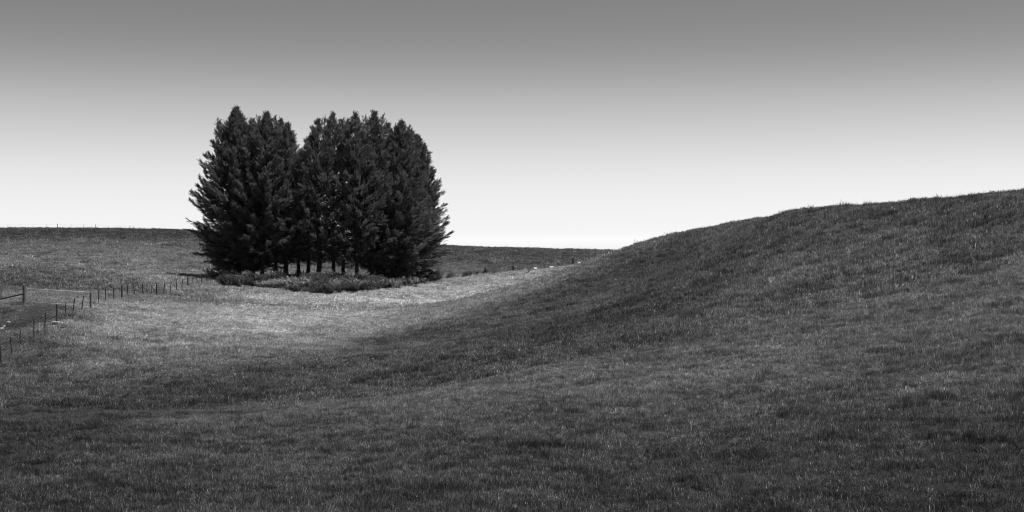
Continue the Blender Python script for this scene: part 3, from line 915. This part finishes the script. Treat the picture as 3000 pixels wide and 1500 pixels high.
# ------------------------------------------------------------------ stones and clods
def lump(name, size, seed, mat, parent=None, loc=None, flat=.55):
    bm = bmesh.new(); bmesh.ops.create_icosphere(bm, subdivisions=2, radius=1.0)
    r = np.random.default_rng(seed)
    k1 = r.normal(0, 1, (3, 3))
    for v in bm.verts:
        c = v.co
        f = 1 + .18 * math.sin(k1[0] @ np.array(c) * 2.2) + .14 * math.sin(k1[1] @ np.array(c) * 3.7 + 1)
        v.co = Vector((c.x * f * size, c.y * f * size * .75, c.z * f * size * flat))
    me = bpy.data.meshes.new(name); bm.to_mesh(me); bm.free()
    return link(name, me, mat, parent, loc)
STONES = [(4, 965, 14, "large pale stone at the left edge of the lane"), (25, 948, 12, "flat pale stone on the lane right of the large one"),
 (188, 940, 7, "pale stone in the grass just right of the fence corner post"), (201, 940, 9, "wider pale stone beyond the one by the corner post"),
 (12, 958, 9, "small pale stone between both lane stones"), (219, 894, 5, "tiny white stone under the gate by its right stay"), (196, 903, 4, "white pebble below the gate, left of the tiny stone"),
 (276, 886, 6, "white stone in the grass right of the gate"), (262, 909, 8, "pale stone at the foot of the gate's right post"), (1014, 1016, 5, "lone white stone on the valley floor"), (157, 958, 10, "thin pale stone just in front of the corner post footing")]
for i, (px, py, w, lab) in enumerate(STONES):
    p = spot(px, py); o = lump("stone", w * mpp(p) * .55, 20 + i, M_stone, None, p + UP * .04)
    o.rotation_euler = (0, 0, i * .8); tag(o, lab, "stone", "pale stones around the gate and valley")
p = spot(166, 949)
o = MB().box((0, 0, .07), (.46, .34, .2)).build("footing", M_concrete, None, p + Vector((0, -.18, 0)))
bv = o.modifiers.new("bevel", 'BEVEL'); bv.width = .03
tag(o, "pale block at the foot of the fence corner post", "stone")
CLODS = [(676, 1085, 10, "dark flat clod on the shaded lower bank, upper of the three"), (570, 1148, 9, "dark clod left of and below the upper one, larger of a pair"), (563, 1142, 6, "small dark clod touching the larger one of the pair")]
for i, (px, py, w, lab) in enumerate(CLODS):
    p = spot(px, py); o = lump("earth_clod", w * mpp(p) * .6, 60 + i, M_clod, None, p + UP * .12, .45); tag(o, lab, "clod", "dark clods on the lower bank")

# ------------------------------------------------------------------ sheep lying in the grass
def sheep_mesh():
    V = [(-.52, 0, .40), (-.25, 0, .44), (.10, 0, .43), (.38, 0, .44), (.55, 0, .56), (.70, 0, .60), (.84, 0, .54), (.66, .09, .66), (.66, .17, .67), (.66, -.09, .66), (.66, -.17, .67),
         (.30, .20, .20), (.52, .20, .10), (.30, -.20, .20), (.52, -.20, .10), (-.35, .24, .20), (-.12, .28, .10), (-.35, -.24, .20), (-.12, -.28, .10), (-.60, 0, .36), (-.64, 0, .24)]
    rad = [.24, .31, .31, .25, .15, .095, .055, .035, .03, .035, .03, .10, .05, .10, .05, .13, .05, .13, .05, .10, .04]
    E = [(0, 1), (1, 2), (2, 3), (3, 4), (4, 5), (5, 6), (5, 7), (7, 8), (5, 9), (9, 10), (3, 11), (11, 12), (3, 13), (13, 14), (0, 15), (15, 16), (0, 17), (17, 18), (0, 19), (19, 20)]
    me = bpy.data.meshes.new("sheep_body"); me.from_pydata(V, E, [])
    o = bpy.data.objects.new("tmp", me); C.objects.link(o)
    md = o.modifiers.new("skin", 'SKIN'); sb = o.modifiers.new("sub", 'SUBSURF'); sb.levels = 2; sb.render_levels = 2
    for i, sv in enumerate(me.skin_vertices[0].data):
        sv.radius = (rad[i], rad[i]); sv.use_root = (i == 1)
    dg = bpy.context.evaluated_depsgraph_get()
    m2 = bpy.data.meshes.new_from_object(o.evaluated_get(dg)); m2.name = "sheep_body"
    bpy.data.objects.remove(o); bpy.data.meshes.remove(me)
    m2.materials.clear(); m2.materials.append(M_wool); m2.materials.append(M_face)
    for p in m2.polygons:
        c = p.center
        p.material_index = 1 if (c.x > .62 or c.z < .12) else 0
        p.use_smooth = True
    for v in m2.vertices:          # clumpy fleece
        c = v.co
        if c.x < .55:
            v.co += v.normal * (.018 * math.sin(c.x * 31) * math.sin(c.y * 29 + 1) * math.sin(c.z * 33))
    return m2
shm = sheep_mesh()
SHEEP = [(1537, 791.5, R(100), .95, "sheep lying end on behind the fallen branch, rump showing"), (1566, 789, R(58), 1.05, "sheep lying half turned just right of the fallen branch"),
         (1621, 785, R(178), 1.0, "sheep lying side on right of the thin batten, facing left"), (1701, 771.5, R(182), 1.0, "rightmost sheep, side on beside the thick leaning post")]
for i, (px, py, rz, s_, lab) in enumerate(SHEEP):
    p = spot(px, py + 4, 200)
    rt = empty("sheep", p - UP * .10, rz); tag(rt, lab, "sheep", "sheep resting along the old fence")
    link("body", shm, None, rt); rt.scale = (s_, s_, s_ * .85)

# ------------------------------------------------------------------ things on the crest line
def crest_plant(name, px, w, h, label, cat, stems, mat_mesh, d=356.0):
    b = sky_base(px, d)
    rt = empty(name, b); tag(rt, label, cat); link("foliage", mat_mesh, None, rt)
    return rt
dry = weed_mesh("dry_bush_leaf", 40, .75, .6, .18, 991, M_weedb, .5)
dk = weed_mesh("dark_shrub_leaf", 34, .8, .30, .16, 992, leaf_mat("dark_shrub", base=.03, trans=.1), .4)
crest_plant("dry_bush", 186, 0, 0, "low grey bush on the left skyline, right of a fence post", "bush", 0, dry)
o = crest_plant("thistle", 80, 0, 0, "small arched thistle on the far left skyline", "weed", 0, rush_mesh(995, 16, .7, .5))
o = crest_plant("dark_tussock", 112, 0, 0, "small dark tussock on the left skyline", "tussock", 0, rush_mesh(996, 30, .5, .2))
o = crest_plant("stalk_weed", 57, 0, 0, "thin weed stalks at the far left end of the skyline", "weed", 0, rush_mesh(997, 8, .6, .4))
o = crest_plant("stalk_weed", 131, 0, 0, "thin weed stalks on the skyline left of a tall post", "weed", 0, rush_mesh(998, 9, .7, .4))
o = crest_plant("dark_shrub", 544, 0, 0, "small dark shrub on the skyline next to the conifers", "shrub", 0, dk, 362.0)

# bird over the right hill
bp_ = Vector(P(2910, 561, 120))
root = empty("bird", bp_); tag(root, "tiny dark bird flying just above the right hill crest", "bird")
MB().tube([(-.10, 0, 0), (-.04, 0, .005), (.03, 0, .01), (.08, 0, .02), (.11, 0, .018)], [.005, .028, .032, .02, .004], 7).build("body", M_bird, root, sm=True)
for sg in (-1, 1):
    me = bpy.data.meshes.new("wing")
    me.from_pydata([(.04, 0, .02), (-.03, 0, .02), (-.02, sg * .11, .06), (.05, sg * .10, .065), (-.05, sg * .21, .045)], [], [(0, 1, 2, 3), (3, 2, 4)]); me.update()
    o = link("wing", me, M_bird, root); sl = o.modifiers.new("solid", 'SOLIDIFY'); sl.thickness = .006
